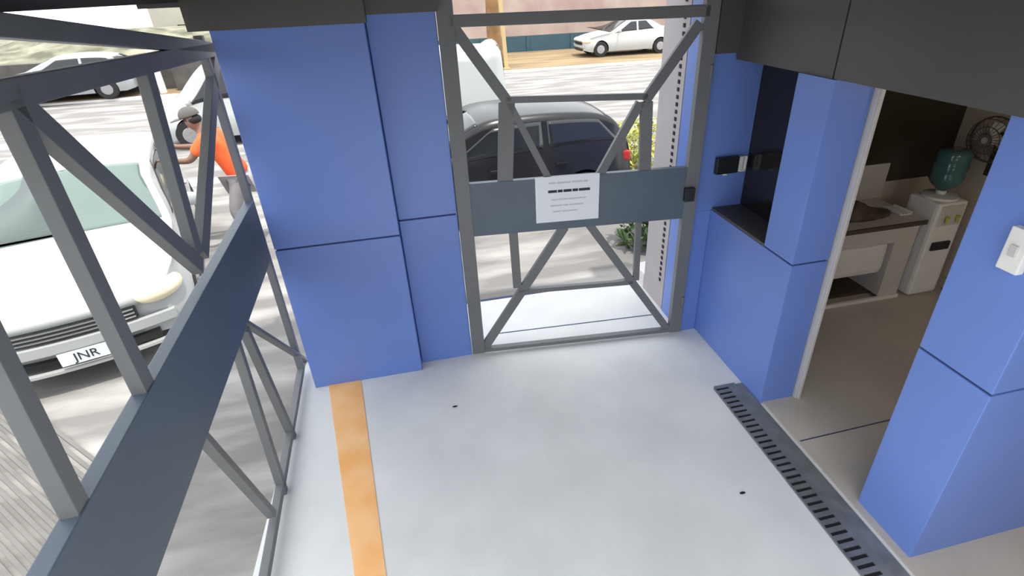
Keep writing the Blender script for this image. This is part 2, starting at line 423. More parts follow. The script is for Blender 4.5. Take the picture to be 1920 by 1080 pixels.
# ================================================================ OFFICE
# dark glazed panel on back wall
A = on_y(1655, 150, 4.08); B = on_y(1800, 340, 4.08)
wz0 = on_y(1650, 340, 4.08).z
bm = bmesh.new(); bb(bm, 2.96, on_y(1795, 260, 4.08).x, 4.06, 4.10, wz0, 2.5); link_mesh('window_1', bm, M['darkboard'], kind='structure')
ol = empty('added_fill_lamp', (4.0, 1.2, 2.48), 'added unseen fill lamp inside the office, above the doorway header', 'lamp')  # unseen fixture added to carry the office fill light
bm = bmesh.new(); lathe(bm, [(.14, .0), (.15, .01), (.15, .02)]); link_mesh('base', bm, M['white'], ol)
ld = bpy.data.lights.new('office_fill_light', 'POINT'); ld.energy = 9; ld.color = (1, .86, .66); ld.shadow_soft_size = .12  # point light added to brighten the office interior
lo_ = bpy.data.objects.new('office_fill_light', ld); COL.objects.link(lo_); lo_.location = (4.0, 1.2, 2.32)
bm = bmesh.new(); lathe(bm, [(.10, -.03), (.13, -.01), (.14, 0)]); link_mesh('fill_lamp_shade', bm, M['white'], ol)
desk = empty('desk', (4.05, 3.8, 0), 'pale office counter with drawers under the dark window', 'desk')
D = Vector(desk.location)
def dpart(name, boxes, m, bev=.004, parent=None):
    bm = bmesh.new()
    for b in boxes: bb(bm, *b, bev)
    bmesh.ops.translate(bm, verts=bm.verts, vec=-D); return link_mesh(name, bm, M[m], parent or desk)
dpart('desktop', [(3.30, 4.46, 3.47, 4.06, .82, .855)], 'desk')
dpart('edge_strip', [(3.30, 4.46, 3.452, 3.469, .815, .857)], 'deskedge', .002)
dpart('backsplash', [(3.0, 4.5, 4.04, 4.058, .857, 1.22)], 'desk')
dpart('drawer', [(3.32, 4.20, 3.475, 3.50, .655, .812)], 'desk')
dpart('side_panel', [(4.22, 4.44, 3.50, 4.03, .05, .82)], 'desk')
dpart('cupboard', [(3.32, 4.20, 3.52, 4.0, .30, .645)], 'white', .06)
dpart('base', [(3.32, 4.42, 3.62, 4.0, .012, .05)], 'deskedge')
dpart('foot_rail', [(3.32, 4.44, 3.475, 3.505, .013, .05)], 'white')
# pile of brown stuff on the desk
bm = bmesh.new()
r = bmesh.ops.create_uvsphere(bm, u_segments=40, v_segments=20, radius=1)
for v in r['verts']:
    n = math.sin(v.co.x*7+1)*math.cos(v.co.y*5)*.12 + math.sin(v.co.x*17+v.co.y*13)*.05
    v.co = Vector((v.co.x*.36+3.95, v.co.y*.15+3.74, max(0, v.co.z)*(.10+.06*math.cos(v.co.x*2.6+1.2))*(1+n)+.857))
tag(link_mesh('cloth_bundle', bm, M['brownstuff'], smooth=True), 'brown crumpled cloth bundle lying on the office counter', 'cloth')
tray = empty('desk_tray', (4.36, 3.7, .857), 'small pale tray at the right end of the counter', 'tray')
bm = bmesh.new(); bx(bm, (0, 0, .008), (.13, .2, .014), bev=.004)
for sx in (-.06, .06): bx(bm, (sx, 0, .02), (.01, .2, .026), bev=.003)
link_mesh('shell', bm, M['white'], tray)
# water dispenser
dx, dy = 4.70, 3.62
wd = empty('water_dispenser', (dx, dy, .012), 'white floor standing water dispenser holding a blue green jug', 'water dispenser')
bm = bmesh.new()
bx(bm, (0, 0, .50), (.33, .32, .98), bev=.03); link_mesh('cabinet', bm, M['white'], wd)
bm = bmesh.new(); bx(bm, (.0, -.166, .55), (.20, .03, .085), bev=.01); link_mesh('drip_tray', bm, M['blackplastic'], wd)
bm = bmesh.new(); bx(bm, (0, -.155, .86), (.25, .03, .20), bev=.01); link_mesh('tap_panel', bm, M['desk'], wd)
for sx in (-.06, .06):
    bm = bmesh.new(); cyl(bm, (sx, -.19, .80), (sx, -.19, .86), .012); cyl(bm, (sx, -.165, .85), (sx, -.21, .86), .012); t = link_mesh('tap', bm, M['leafy'], wd)
bm = bmesh.new(); lathe(bm, [(.05, .985), (.145, .99), (.145, 1.01), (.09, 1.016), (.07, 1.016)]); link_mesh('collar', bm, M['white'], wd)
jug = empty('water_jug', (dx, dy, 1.03), 'blue green water jug upturned on the white dispenser', 'jug')
bm = bmesh.new(); lathe(bm, [(.03, .0), (.035, .04), (.10, .09), (.135, .14), (.135, .20), (.128, .215), (.135, .23), (.135, .30), (.128, .315), (.135, .33), (.135, .39), (.12, .42), (.03, .425)]); link_mesh('bottle', bm, M['jug'], jug, smooth=True)
bm = bmesh.new(); lathe(bm, [(.037, 0), (.04, .01), (.04, .03), (.037, .035)]); link_mesh('cap', bm, M['white'], jug)
# wall fan
fp = on_x(1862, 262, 5.0)
fan = empty('wall_fan', fp, 'round wall fan with brown grille high in the office corner', 'fan')
bm = bmesh.new()
for rr, xx in ((.20, 0), (.185, -.06), (.12, -.085), (.06, -.095)):
    sweep(bm, [(xx, rr*math.cos(a), rr*math.sin(a)) for a in [k*math.pi*2/28 for k in range(29)]], .008 if rr > .19 else .004, 6)
for k in range(24):
    a = k*math.pi/12; c_, s_ = math.cos(a), math.sin(a)
    sweep(bm, [(0, .2*c_, .2*s_), (-.06, .185*c_, .185*s_), (-.09, .09*c_, .09*s_), (-.095, .03*c_, .03*s_)], .003, 5)
link_mesh('grille', bm, M['brownstuff'], fan)
bm = bmesh.new()
for k in range(4):
    a0 = k*math.pi/2
    vs = [bm.verts.new((-.04+.02*math.sin(b*3), r_*math.cos(a0+b), r_*math.sin(a0+b))) for r_, b in ((.03, 0), (.10, -.25), (.165, -.1), (.17, .5), (.10, .6), (.03, .5))]
    bm.faces.new(vs)
link_mesh('blades', bm, M['desk'], fan)
bm = bmesh.new(); cyl(bm, (-.08, 0, 0), (.10, 0, 0), .045, n=20); link_mesh('motor', bm, M['desk'], fan)
bm = bmesh.new(); bx(bm, (.12, 0, -.13), (.05, .06, .30), bev=.01); bx(bm, (.18, 0, -.25), (.07, .12, .12), bev=.01); link_mesh('bracket', bm, M['desk'], fan)
# dark shelf unit on the right wall and socket, cable
A = on_x(1872, 300, 5.2)
boxes = bmesh.new(); bb(boxes, 5.05, 5.215, A.y-.85, A.y-.02, A.z-.12, A.z+.28, .006)
cab = tag(link_mesh('wall_cupboard', boxes, M['darkboard']), 'dark brown cupboard fixed high on the office side wall', 'cupboard')
S = on_x(1850, 503, 5.21)
sk = empty('wall_socket', S, 'dark electric socket low on the office side wall', 'socket')
bm = bmesh.new(); bx(bm, (-.005, 0, 0), (.02, .10, .07), bev=.005); link_mesh('cover', bm, M['blackplastic'], sk)
bm = bmesh.new(); bx(bm, (-.02, .01, 0), (.03, .04, .035), bev=.006); link_mesh('plug', bm, M['blackplastic'], sk)
bm = bmesh.new()
pts = [on_z(1765, 540, .15), on_z(1778, 570, .05), on_z(1772, 590, .022), on_z(1785, 603, .02), on_z(1803, 604, .02), on_z(1822, 590, .1)]
sm = []
for i in range(len(pts)-1):
    for k in range(6): sm.append(pts[i].lerp(pts[i+1], k/6))
sweep(bm, sm, .008, 6)
tag(link_mesh('power_cord', bm, M['brownstuff'], smooth=True), 'dark power cord curled on the floor behind the dispenser', 'cord')

# ================================================================ OUTSIDE
# right outer pillar beyond the gate
def simple(name, x0, x1, y0, y1, z0, z1, m, label, cat, bev=.01, group=None):
    o = boxobj(name, x0, x1, y0, y1, z0, z1, M[m], bev=bev); return tag(o, label, cat, group)
root = empty('outer_pillar', (2.35, 4.2, 0), 'pinkish grey outer pillar side just beyond the pedestrian gate', 'pillar')
part('shaft', [(2.12, 2.6, 3.92, 4.35, 0, 2.86)], M['pillar'])
bm = bmesh.new()
z = .3
while z < 2.8:
    bx(bm, (2.117-2.35, 4.0-4.2, z), (.008, .03, .03)); z += .06
link_mesh('bolt_strip', bm, M['dark'], root)
boxobj('wall_front_return', 2.64, 5.4, 4.21, 4.3, 0, 2.86, M['blue'], kind='structure')

def leafclump(name, c, r, n, m, label, cat, stems=True, seed=1, lz=None):
    rnd = random.Random(seed); root = empty(name, c, label, cat)
    bm = bmesh.new()
    for i in range(n):
        a = rnd.random()*6.283; e = rnd.random()**.6*r; z = (lz or r)*rnd.random()*1.3
        p = Vector((e*math.cos(a), e*math.sin(a), z)); s = .03+.04*rnd.random()
        q = Matrix.Rotation(rnd.random()*6.28, 3, 'Z') @ Matrix.Rotation(rnd.uniform(-1, 1), 3, 'X')
        vs = [bm.verts.new(p + q @ Vector(k)) for k in ((0, -s*1.6, 0), (s*.5, 0, s*.25), (0, s*1.6, 0), (-s*.5, 0, s*.25))]
        bm.faces.new(vs)
    link_mesh('foliage', bm, M[m], root)
    bm = bmesh.new()
    for i in range(9):
        a = rnd.random()*6.283; sweep(bm, [(0, 0, 0), (.3*r*math.cos(a), .3*r*math.sin(a), .5*r), (.8*r*math.cos(a), .8*r*math.sin(a), r)], [.01, .007, .003], 5)
    link_mesh('stems', bm, M['trunk'], root)
    return root
leafclump('shrub', (2.62, 5.35, -.01), .38, 420, 'leaf', 'green shrub beyond the pedestrian gate beside the outer pillar', 'shrub', seed=4, lz=.55)
leafclump('shrub', (3.6, 8.2, -.01), .55, 600, 'leafy', 'yellow green sunlit shrub beyond the dark car', 'shrub', seed=5, lz=.6)
simple('concrete_block', 2.12, 2.34, 4.36, 4.62, -.01, .16, 'block', 'white concrete block at the foot of the outer pillar', 'block')

# ---------------------------------------------------------------- cars
def make_car(name, loc, rz, label, cat, L=4.3, Wd=1.74, Ht=1.45, body='carwhite', glass='glass', prof='hatch', plate=None, detail=True, side_glass=None):
    """nose at local y=0 facing -y, tail at y=L"""
    root = empty(name, loc, label, cat, rz)
    hw = Wd/2
    if prof == 'hatch':
        top = [(0, .62), (.06, .70), (.25, .80), (.9, .93), (1.15, .98), (1.9, Ht-.06), (2.3, Ht), (3.2, Ht-.02), (L-.35, Ht-.14), (L-.05, .98), (L, .75)]
        xc, xr, xq, xt = 1.12, 1.92, L-.42, L-.05
    elif prof == 'van':
        top = [(0, .70), (.05, .85), (.3, 1.0), (.6, 1.08), (1.3, Ht-.08), (1.7, Ht), (L-.4, Ht), (L-.1, Ht-.06), (L, .9)]
        xc, xr, xq, xt = .58, 1.32, L-.3, L
    else:
        top = [(0, .60), (.06, .68), (.25, .77), (.95, .90), (1.2, .95), (1.95, Ht-.06), (2.4, Ht), (3.0, Ht-.04), (3.65, 1.04), (L-.2, 1.0), (L, .7)]
        xc, xr, xq, xt = 1.18, 1.98, 2.95, 3.66
    belt = [(0, .58), (.3, .74), (1.1, .88), (2.2, .92), (L-.3, .96), (L, .72)]
    N = 96; ss = [L*i/N for i in range(N+1)]
    wprof = [(0, .80), (.12, .90), (.4, .975), (1.2, 1.0), (L-.9, 1.0), (L-.2, .93), (L, .84)]
    wheels = [(.78, .31), (L-.82, .31)]
    def section(s):
        w = hw*smooth_interp(wprof, s); zb = smooth_interp(belt, s); zt = max(smooth_interp(top, s), zb+.02)
        zbot = .22 if .25 < s < L-.25 else .22+.06*(1-min(s, L-s)/.25)
        g = min(1, max(0, (zt-zb)/.42)); wr = w*(1-.05-.20*g)
        pts = []
        for k in range(7):
            t = k/6; z = zbot+(zb-zbot)*t; y = w*(.94+.06*math.sin(math.pi*min(1, t*1.1)))*(1-.03*t*t)
            pts.append((y, z, 'side'))
        wb = pts[-1][0]
        for k in range(1, 6):
            t = k/5; z = zb+(zt-.05*g-zb)*t - 0; pts.append((wb+(wr-wb)*t, z, 'glass_side'))
        for k in range(1, 8):
            t = k/7; y = wr*(1-t); z = (zt-.05*g)+(.05*g+.0)*(1-(1-t)**2)
            pts.append((y, z, 'top'))
        for ws, _ in wheels:
            for k in range(7):
                y, z, t_ = pts[k]
                dx_, dz_ = s-ws, z-.31; dd = math.hypot(dx_, dz_)
                if dd < .36 and dz_ > -.2:
                    pts[k] = (y, z, 'arch')
        return pts
    secs = [section(s) for s in ss]; K = len(secs[0])
    def bow(s, y): return .16*(abs(y)/hw)**2.2*max(0, 1-s/.9) - .10*(abs(y)/hw)**2.2*max(0, (s-(L-.7))/.7)
    groups = {}
    def add(key, quad): groups.setdefault(key, []).append(quad)
    for i in range(N):
        sm_ = (ss[i]+ss[i+1])/2
        for k in range(K-1):
            q4 = [(ss[i], secs[i][k]), (ss[i+1], secs[i+1][k]), (ss[i+1], secs[i+1][k+1]), (ss[i], secs[i][k+1])]
            zc = sum(p[1][1] for p in q4)/4; yc = sum(p[1][0] for p in q4)/4
            tagk = secs[i][k+1][2]
            if all(p[1][2] == 'arch' for p in q4): continue
            def snap(p):
                if p[1][2] != 'arch': return p
                ws = min(wheels, key=lambda w: abs(p[0]-w[0]))[0]; dx_, dz_ = p[0]-ws, p[1][1]-.31; dd = max(.001, math.hypot(dx_, dz_))
                return (ws+dx_/dd*.36, (p[1][0], .31+dz_/dd*.36, 'arch'))
            q4 = [snap(p) for p in q4]
            key = 'body'
            for sd_ in (1, -1):
                kname = key + ('R' if sd_ > 0 else 'L') if key.startswith('sg') else key
                quad = [(sd_*p[1][0], p[0]+bow(p[0], p[1][0]), p[1][1]) for p in q4]
                if sd_ < 0: quad = quad[::-1]
                add(kname, quad)
    # end caps
    for i, s in ((0, 0), (N, L)):
        sec = secs[i]
        for k in range(K-1):
            (y0_, z0_, _), (y1_, z1_, _) = sec[k], sec[k+1]
            add('body', [(y0_, s+bow(s, y0_), z0_), (y1_, s+bow(s, y1_), z1_), (-y1_, s+bow(s, y1_), z1_), (-y0_, s+bow(s, y0_), z0_)])
    def surf(s, tk, sd_, off=.006):
        sec = section(s); k = int(min(K-2, max(0, math.floor(tk)))); f = tk-k
        a, b = sec[k], sec[k+1]; y = a[0]+(b[0]-a[0])*f; z = a[1]+(b[1]-a[1])*f
        n = Vector((b[1]-a[1], 0, a[0]-b[0])); n = n.normalized() if n.length > 1e-6 else Vector((0, 0, 1))
        if n.z < 0 and tk > 10: n = -n
        return (sd_*(y+n.x*off), s+bow(s, y), z+n.z*off)
    def patch(nm, lo, hi, t0, t1, sds, mt, n=14, m_=6):
        bm = bmesh.new()
        for sd_ in sds:
            g = [[bm.verts.new(surf(lo(j/m_)+(hi(j/m_)-lo(j/m_))*i/n, t0+(t1-t0)*j/m_, sd_)) for i in range(n+1)] for j in range(m_+1)]
            for j in range(m_):
                for i in range(n): bm.faces.new((g[j][i], g[j][i+1], g[j+1][i+1], g[j+1][i]))
        bmesh.ops.remove_doubles(bm, verts=bm.verts, dist=.0005)
        g_ = bmesh.ops.solidify(bm, geom=bm.faces[:], thickness=.004)
        link_mesh(nm, bm, mt, root, smooth=True)
    mg = M[side_glass or 'glass']
    a0, a1 = (xc+.12, xr+.05); b0, b1 = xq+.22, xq-.12
    mid = (a1+b1)/2
    for sd_ in (1, -1):
        if prof == 'van': patch('side_window', lambda t: a0+.15+(a1-a0)*t, lambda t: a1+.75, 6.6, 10.2, (sd_,), mg)
        else:
            patch('side_window', lambda t: a0+.12+(a1-a0)*t, lambda t: mid-.04, 6.6, 10.2, (sd_,), mg)
            patch('side_window', lambda t: mid+.04, lambda t: b0+(b1-b0)*t, 6.6, 10.2, (sd_,), mg)
    patch('windshield', lambda t: xc+.03, lambda t: xr-.02, 11.6, 18, (1, -1), M[glass], n=20)
    patch('rear_window', lambda t: xq+.02 if prof != 'van' else xq+.12, lambda t: (xt-.06) if prof != 'van' else L-.03, 11.8, 18, (1, -1), mg)
    names = dict(body='body', ws='windshield', rw='rear_window')
    for key, quads in groups.items():
        bm = bmesh.new(); cache = {}
        def vv(p):
            kx = (round(p[0], 4), round(p[1], 4), round(p[2], 4))
            if kx not in cache: cache[kx] = bm.verts.new(p)
            return cache[kx]
        for q_ in quads:
            vs = []
            for p in q_:
                v = vv(p)
                if v not in vs: vs.append(v)
            if len(vs) >= 3:
                try: bm.faces.new(vs)
                except ValueError: pass
        nm = names.get(key, 'side_window')
        mt = M[body] if key == 'body' else (M[glass] if key == 'ws' else M[side_glass or 'glass'])
        o = link_mesh(nm, bm, mt, root, smooth=True)
    # underbody
    bm = bmesh.new(); bb(bm, -hw*.86, hw*.86, .3, L-.3, .20, .60, .05); link_mesh('underbody', bm, M['rubber'], root)
    for ws, r in wheels:
        for sd_ in (1, -1):
            bm = bmesh.new(); xx = sd_*(hw-.11)
            prof_ = [(.19, -.1), (.29, -.1), (.31, -.07), (.31, .07), (.29, .1), (.19, .1)]
            lathe(bm, prof_, n=32)
            R = Matrix.Rotation(math.pi/2, 3, 'Y')
            for v in bm.verts: v.co = R @ v.co + Vector((xx, ws, .31))
            wh = link_mesh('wheel', bm, M['rubber'], root, smooth=False)
            bm = bmesh.new(); cyl(bm, (xx+sd_*.085, ws, .31), (xx+sd_*.104, ws, .31), .19, .16, 28)
            for k in range(5):
                a = k*2*math.pi/5; bx(bm, (xx+sd_*.108, ws+.09*math.cos(a), .31+.09*math.sin(a)), (.012, .15, .04), Matrix.Identity(3) if 0 else None)
            link_mesh('hub', bm, M['rim'], wh)
    # mirrors
    for sd_ in (1, -1):
        bm = bmesh.new(); r_ = bmesh.ops.create_uvsphere(bm, u_segments=16, v_segments=10, radius=1)
        for v in r_['verts']: v.co = Vector((v.co.x*.11+sd_*(hw+.10), v.co.y*.05+xc+.38, v.co.z*.075+1.0))
        sweep(bm, [(sd_*(hw-.06), xc+.38, .93), (sd_*(hw+.05), xc+.38, .96)], .022, 8)
        mr = link_mesh('wing_mirror', bm, M[body], root, smooth=True)
    # front
    def frontstrip(nm, z0, z1, y_ext, m, out=.012, N2=28, parent=root, h0=None):
        bm = bmesh.new(); rows = []
        for i in range(N2+1):
            y = (-1+2*i/N2)*y_ext
            yf = bow(0, y)-out + .02*((z0+z1)/2 > .75)
            rows.append([bm.verts.new((y, yf, z0)), bm.verts.new((y, yf, z1)), bm.verts.new((y, yf+.05, z1)), bm.verts.new((y, yf+.05, z0))])
        for a, b in zip(rows, rows[1:]):
            for k in range(4): bm.faces.new((a[k], a[(k+1) % 4], b[(k+1) % 4], b[k]))
        bm.faces.new(rows[0]); bm.faces.new(rows[-1][::-1])
        return link_mesh(nm, bm, M[m], parent)
    gr = frontstrip('grille', .50, .615, hw*.50, 'grille')
    if detail:
        for z in (.525, .56, .595): frontstrip('slat', z-.006, z+.006, hw*.49, 'chrome', out=.022, parent=gr)
    frontstrip('bumper', .40, .485, hw*.80, body, out=.05)
    frontstrip('lower_intake', .26, .33, hw*.62, 'grille', out=.02)
    if detail: frontstrip('bumper_lip', .215, .24, hw*.80, body, out=.06)
    for sd_ in (1, -1):
        bm = bmesh.new(); r_ = bmesh.ops.create_uvsphere(bm, u_segments=20, v_segments=12, radius=1)
        y = sd_*hw*.70
        for v in r_['verts']:
            v.co = Vector((v.co.x*.20+y, v.co.y*.20+.18+ (abs(v.co.x*.20+y)/hw-.5)*.25, v.co.z*.10+.645))
        link_mesh('headlamp', bm, M['lamp'], root, smooth=True)
        bm = bmesh.new(); bx(bm, (sd_*hw*.74, L-.14, .74), (.16, .14, .14), bev=.03); link_mesh('tail_lamp', bm, M['taillamp'], root)
    if detail:
        for sd_ in (1, -1):
            for yy in (2.05, 2.95):
                bm = bmesh.new(); bx(bm, (sd_*(hw*.99), yy, .80), (.03, .16, .025), bev=.008); link_mesh('door_handle', bm, M[body], root)
    if plate:
        bm = bmesh.new(); bx(bm, (plate[1], -.075+bow(0, plate[1]), .345), (.36, .012, .12), bev=.003); pl = link_mesh('license_plate', bm, M['paper'], root)
        mw = Matrix.Translation((plate[1], -.083+bow(0, plate[1]), .345)) @ Matrix.Rotation(math.pi/2, 4, 'X')
        text_mesh('plate_letters', plate[0], .105, M['ink'], pl, mw)
    return root

th = math.radians(18)
# white car at the vehicle gate: nose towards the gate
make_car('car', (-2.98, 4.18, -.012), th, 'white car stopped outside the vehicle gate, its bonnet facing the camera', 'car', L=4.2, Ht=1.47, glass='glassgreen', plate=('JNR', .03))
# dark car behind the pedestrian gate, side on, nose left
make_car('car', (-1.2, 7.05, -.012), math.radians(-90+4), 'dark car parked side on right behind the pedestrian gate', 'car', L=4.1, Ht=1.45, body='cardark')
# white van behind it
make_car('van', (-3.1, 10.6, -.012), math.radians(-92), 'white van partly hidden behind the dark car', 'van', L=4.9, Ht=1.95, Wd=1.8, body='carwhite', prof='van', detail=False)
# white car across the street
make_car('car', (7.2, 23.0, .06), math.radians(-90), 'white car parked across the street before the blue wall', 'car', L=4.3, Ht=1.45, prof='sedan', detail=False)
# pale van behind the person
make_car('van', (-5.6, 13.2, -.012), math.radians(-88), 'pale van parked behind the person in the red shirt', 'van', L=4.6, Ht=1.80, Wd=1.8, body='carwhite', prof='van', detail=False)
make_car('car', (-13.1, 20.4, .06), math.radians(-80), 'small silver car parked far off by the retaining wall', 'car', L=4.0, Ht=1.4, body='carsilver', detail=False)

# ---------------------------------------------------------------- street background
yb_ = 26.0
def zy(u, v, y): return on_y(u, v, y).z
bw = empty('boundary_wall', (6, yb_, 0), 'long street wall painted blue below and pink above', 'wall')
bm = bmesh.new(); bb(bm, -5.5, 14, 0, .25, 0, zy(1000, 66, yb_)); w_ = link_mesh('blue_band', bm, M['bluewall'], bw)
bm = bmesh.new(); bb(bm, -5.5, 14, 0, .22, zy(1000, 66, yb_), 2.75); link_mesh('pink_band', bm, M['pinkwall'], bw)
bm = bmesh.new()
for x in [-4.8+k*2.2 for k in range(9)]: bb(bm, x, x+.14, -.05, 0, 0, zy(1000, 66, yb_))
link_mesh('pilaster', bm, M['bluewall'], bw)
tp = on_z(932, 125, .06)
tr = empty('tree_trunk', tp, 'orange brown tree trunk standing on the tan sidewalk', 'tree')
bm = bmesh.new(); sweep(bm, [(0, 0, 0), (-.03, 0, .5), (-.06, 0, 1.3), (-.05, 0, 2.4), (0, 0, 3.6)], [.36, .30, .27, .25, .2], 16); link_mesh('trunk', bm, M['trunk'], tr, smooth=True)
tp2 = on_z(950, 130, .06)
pl = empty('street_post', tp2, 'pale yellow slim post in front of the tree trunk', 'post')
bm = bmesh.new(); beam(bm, (0, 0, 0), (-.15, 0, 3.3), .14, .14, (0, 1, 0), .01); link_mesh('shaft', bm, M['post'], pl)
bm = bmesh.new(); bx(bm, (0, 0, .03), (.24, .24, .06), bev=.01); link_mesh('base', bm, M['post'], pl)

# left background: retaining wall, embankment, house
rw = boxobj('retaining_wall', -34, -6.2, 21.6, 22.0, 0, 1.15, M['retain']); tag(rw, 'long grey retaining wall under the scrubby embankment', 'wall')
bm = bmesh.new(); nx, ny = 70, 26; g = []
rnd = random.Random(3)
for j in range(ny+1):
    row = []
    for i in range(nx+1):
        x = -46+i*(40/nx); y = 22.0+j*.7
        z = 1.1+min(j*.16, 2.2)*(.75+.25*math.sin(x*.4)) + rnd.uniform(-.10, .10)*(j > 0)
        z = min(z, H-(H-on_y(100, 62, 40).z)/40*y + rnd.uniform(-.05, .05))
        row.append(bm.verts.new((x, y, z)))
    g.append(row)
for j in range(ny):
    for i in range(nx): bm.faces.new((g[j][i], g[j][i+1], g[j+1][i+1], g[j+1][i]))
tag(link_mesh('embankment', bm, M['hedge'], smooth=True), kind='structure')
tag(boxobj('utility_box', -8.1, -6.35, 21.0, 21.55, .05, 1.30, M['retain'], bev=.03), 'dark grey roadside box standing left of the column edge, before the wall', 'box')
bm = bmesh.new(); cyl(bm, (-8.45, 20.75, .06), (-8.45, 20.75, 1.75), .11); tag(link_mesh('white_post', bm, M['white'], smooth=False), 'short white post beside the dark roadside box', 'post')
bm = bmesh.new(); P0 = on_z(62, 775); dr_ = (on_z(150, 842)-P0).normalized(); pr_ = Vector((dr_.y, -dr_.x, 0))
if pr_.y > 0: pr_ = -pr_
for k_ in range(34):
    a_ = P0 + pr_*(.055*k_) - dr_*1.2 + Vector((0, 0, .0)); ln_ = 2.9
    e_ = a_ + dr_*ln_
    lim = -1.36 - .02
    if e_.x > lim: e_ = a_ + dr_*((lim-a_.x)/dr_.x)
    beam(bm, a_, e_, .026, .018, (0, 0, 1), .003)
link_mesh('moire_ribs', bm, M['moire_rib'], kind='structure')  # ribs made up in place of moire stripes on the plain drive
hs = empty('house', (-6.3, 28, 0), 'pale house beyond the street with a teal awning', 'house')
bm = bmesh.new(); bb(bm, -4.6, 0.6, 0, 5, 0, 5.0); link_mesh('walls', bm, M['housewall'], hs)
bm = bmesh.new(); bb(bm, -1.2, .55, -.9, -.02, 1.9, 2.35, .02); link_mesh('awning', bm, M['teal'], hs)
bm = bmesh.new(); bb(bm, -1.1, .5, -.06, -.01, .2, 1.75); link_mesh('shutter', bm, M['retain'], hs)
bm = bmesh.new(); bb(bm, -3.6, -2.4, -.05, -.01, .8, 1.9); link_mesh('window', bm, M['glass'], hs)

# ================================================================ PERSON
def skin_obj(name, verts, edges, radii, m, parent=None, sub=2, root=0):
    me = bpy.data.meshes.new(name); me.from_pydata([tuple(v) for v in verts], edges, []); me.update()
    o = bpy.data.objects.new(name, me); COL.objects.link(o)
    me.materials.append(m)
    md = o.modifiers.new('Skin', 'SKIN'); md.use_smooth_shade = True
    for i, sv in enumerate(me.skin_vertices[0].data):
        r = radii[i]; sv.radius = r if isinstance(r, tuple) else (r, r); sv.use_root = (i == root)
    s = o.modifiers.new('Sub', 'SUBSURF'); s.levels = sub; s.render_levels = sub
    if parent is not None: o.parent = parent
    return o
PB = Vector((-2.44, 6.85, -.012))
# local frame: person faces -x (image left), leaning forward
J = dict(
 pelvis=(.18, 0, .93), waist=(.10, 0, 1.06), chest=(-.07, 0, 1.24), upch=(-.19, 0, 1.35), neck=(-.28, 0, 1.42), skull=(-.36, -.01, 1.49), crown=(-.42, -.01, 1.56), chin=(-.44, -.01, 1.42),
 nose=(-.475, -.01, 1.485), earl=(-.36, -.098, 1.50), earr=(-.36, .078, 1.50),
 lsh=(-.19, -.19, 1.33), lel=(-.30, -.24, 1.07), lwr=(-.52, -.20, .99), lha=(-.60, -.19, .98),
 rsh=(-.19, .19, 1.33), rel=(-.36, .24, 1.10), rwr=(-.58, .20, 1.05), rha=(-.66, .19, 1.05),
 lhip=(.17, -.10, .88), lkn=(.03, -.12, .50), lan=(.16, -.13, .10), lto=(-.05, -.14, .04),
 rhip=(.17, .10, .88), rkn=(-.02, .11, .50), ran=(-.02, .12, .10), rto=(-.22, .13, .04))
R_ = dict(pelvis=(.15, .12), waist=(.135, .10), chest=(.155, .115), upch=(.13, .10), neck=.055, skull=.088, crown=.075, chin=.055, nose=.013, earl=.014, earr=.014,
 lsh=.058, lel=.042, lwr=.029, lha=.036, rsh=.058, rel=.042, rwr=.029, rha=.036, lhip=.088, lkn=.058, lan=.042, lto=.036, rhip=.088, rkn=.058, ran=.042, rto=.036)
E_ = [('pelvis', 'waist'), ('waist', 'chest'), ('chest', 'upch'), ('upch', 'neck'), ('neck', 'skull'), ('skull', 'crown'), ('skull', 'chin'), ('skull', 'nose'), ('skull', 'earl'), ('skull', 'earr'),
 ('upch', 'lsh'), ('lsh', 'lel'), ('lel', 'lwr'), ('lwr', 'lha'), ('upch', 'rsh'), ('rsh', 'rel'), ('rel', 'rwr'), ('rwr', 'rha'),
 ('pelvis', 'lhip'), ('lhip', 'lkn'), ('lkn', 'lan'), ('lan', 'lto'), ('pelvis', 'rhip'), ('rhip', 'rkn'), ('rkn', 'ran'), ('ran', 'rto')]
_pv = Vector((.18, 0, .95)); _Q = Matrix.Rotation(math.radians(20), 3, 'Y')
for k_ in ('waist', 'chest', 'upch', 'neck', 'skull', 'crown', 'chin', 'nose', 'earl', 'earr', 'lsh', 'rsh', 'lel', 'rel', 'lwr', 'rwr', 'lha', 'rha'):
    w8 = .5 if k_ == 'waist' else 1
    J[k_] = tuple(_pv + _Q @ (Vector(J[k_])-_pv)) if w8 == 1 else tuple((Vector(J[k_]) + _pv + _Q @ (Vector(J[k_])-_pv))/2)
jn = list(J); jv = [Vector(J[k]) for k in jn]; jr = [R_[k] for k in jn]; je = [(jn.index(a), jn.index(b)) for a, b in E_]
# fingers: own short chains grown from the hand vertex
for s, hk in ((-1, 'lha'), (1, 'rha')):
    hidx = jn.index(hk); h = Vector(J[hk]); wr = Vector(J['lwr' if s < 0 else 'rwr']); d = (h-wr).normalized()
    for f, (off, ln) in enumerate(((-.030, .062), (-.010, .072), (.010, .068), (.030, .055))):
        a = h + Vector((0, off, 0)) + d*.03; b = a + d*ln*.55 + Vector((0, 0, -.008)); c = b + d*ln*.35 + Vector((0, 0, -.028))
        i0 = len(jv); jv += [a, b, c]; jr += [.010, .009, .007]; je += [(hidx, i0), (i0, i0+1), (i0+1, i0+2)]
    a = h + Vector((.0, -s*.036, .0)); b = a + d*.035 + Vector((0, -s*.018, -.015)); i0 = len(jv); jv += [a, b]; jr += [.012, .009]; je += [(hidx, i0), (i0, i0+1)]
person = empty('person', PB, 'person in a red shirt and grey trousers leaning towards the white car', 'person')
body = skin_obj('body', jv, je, jr, M['skin'], person, root=jn.index('pelvis'))
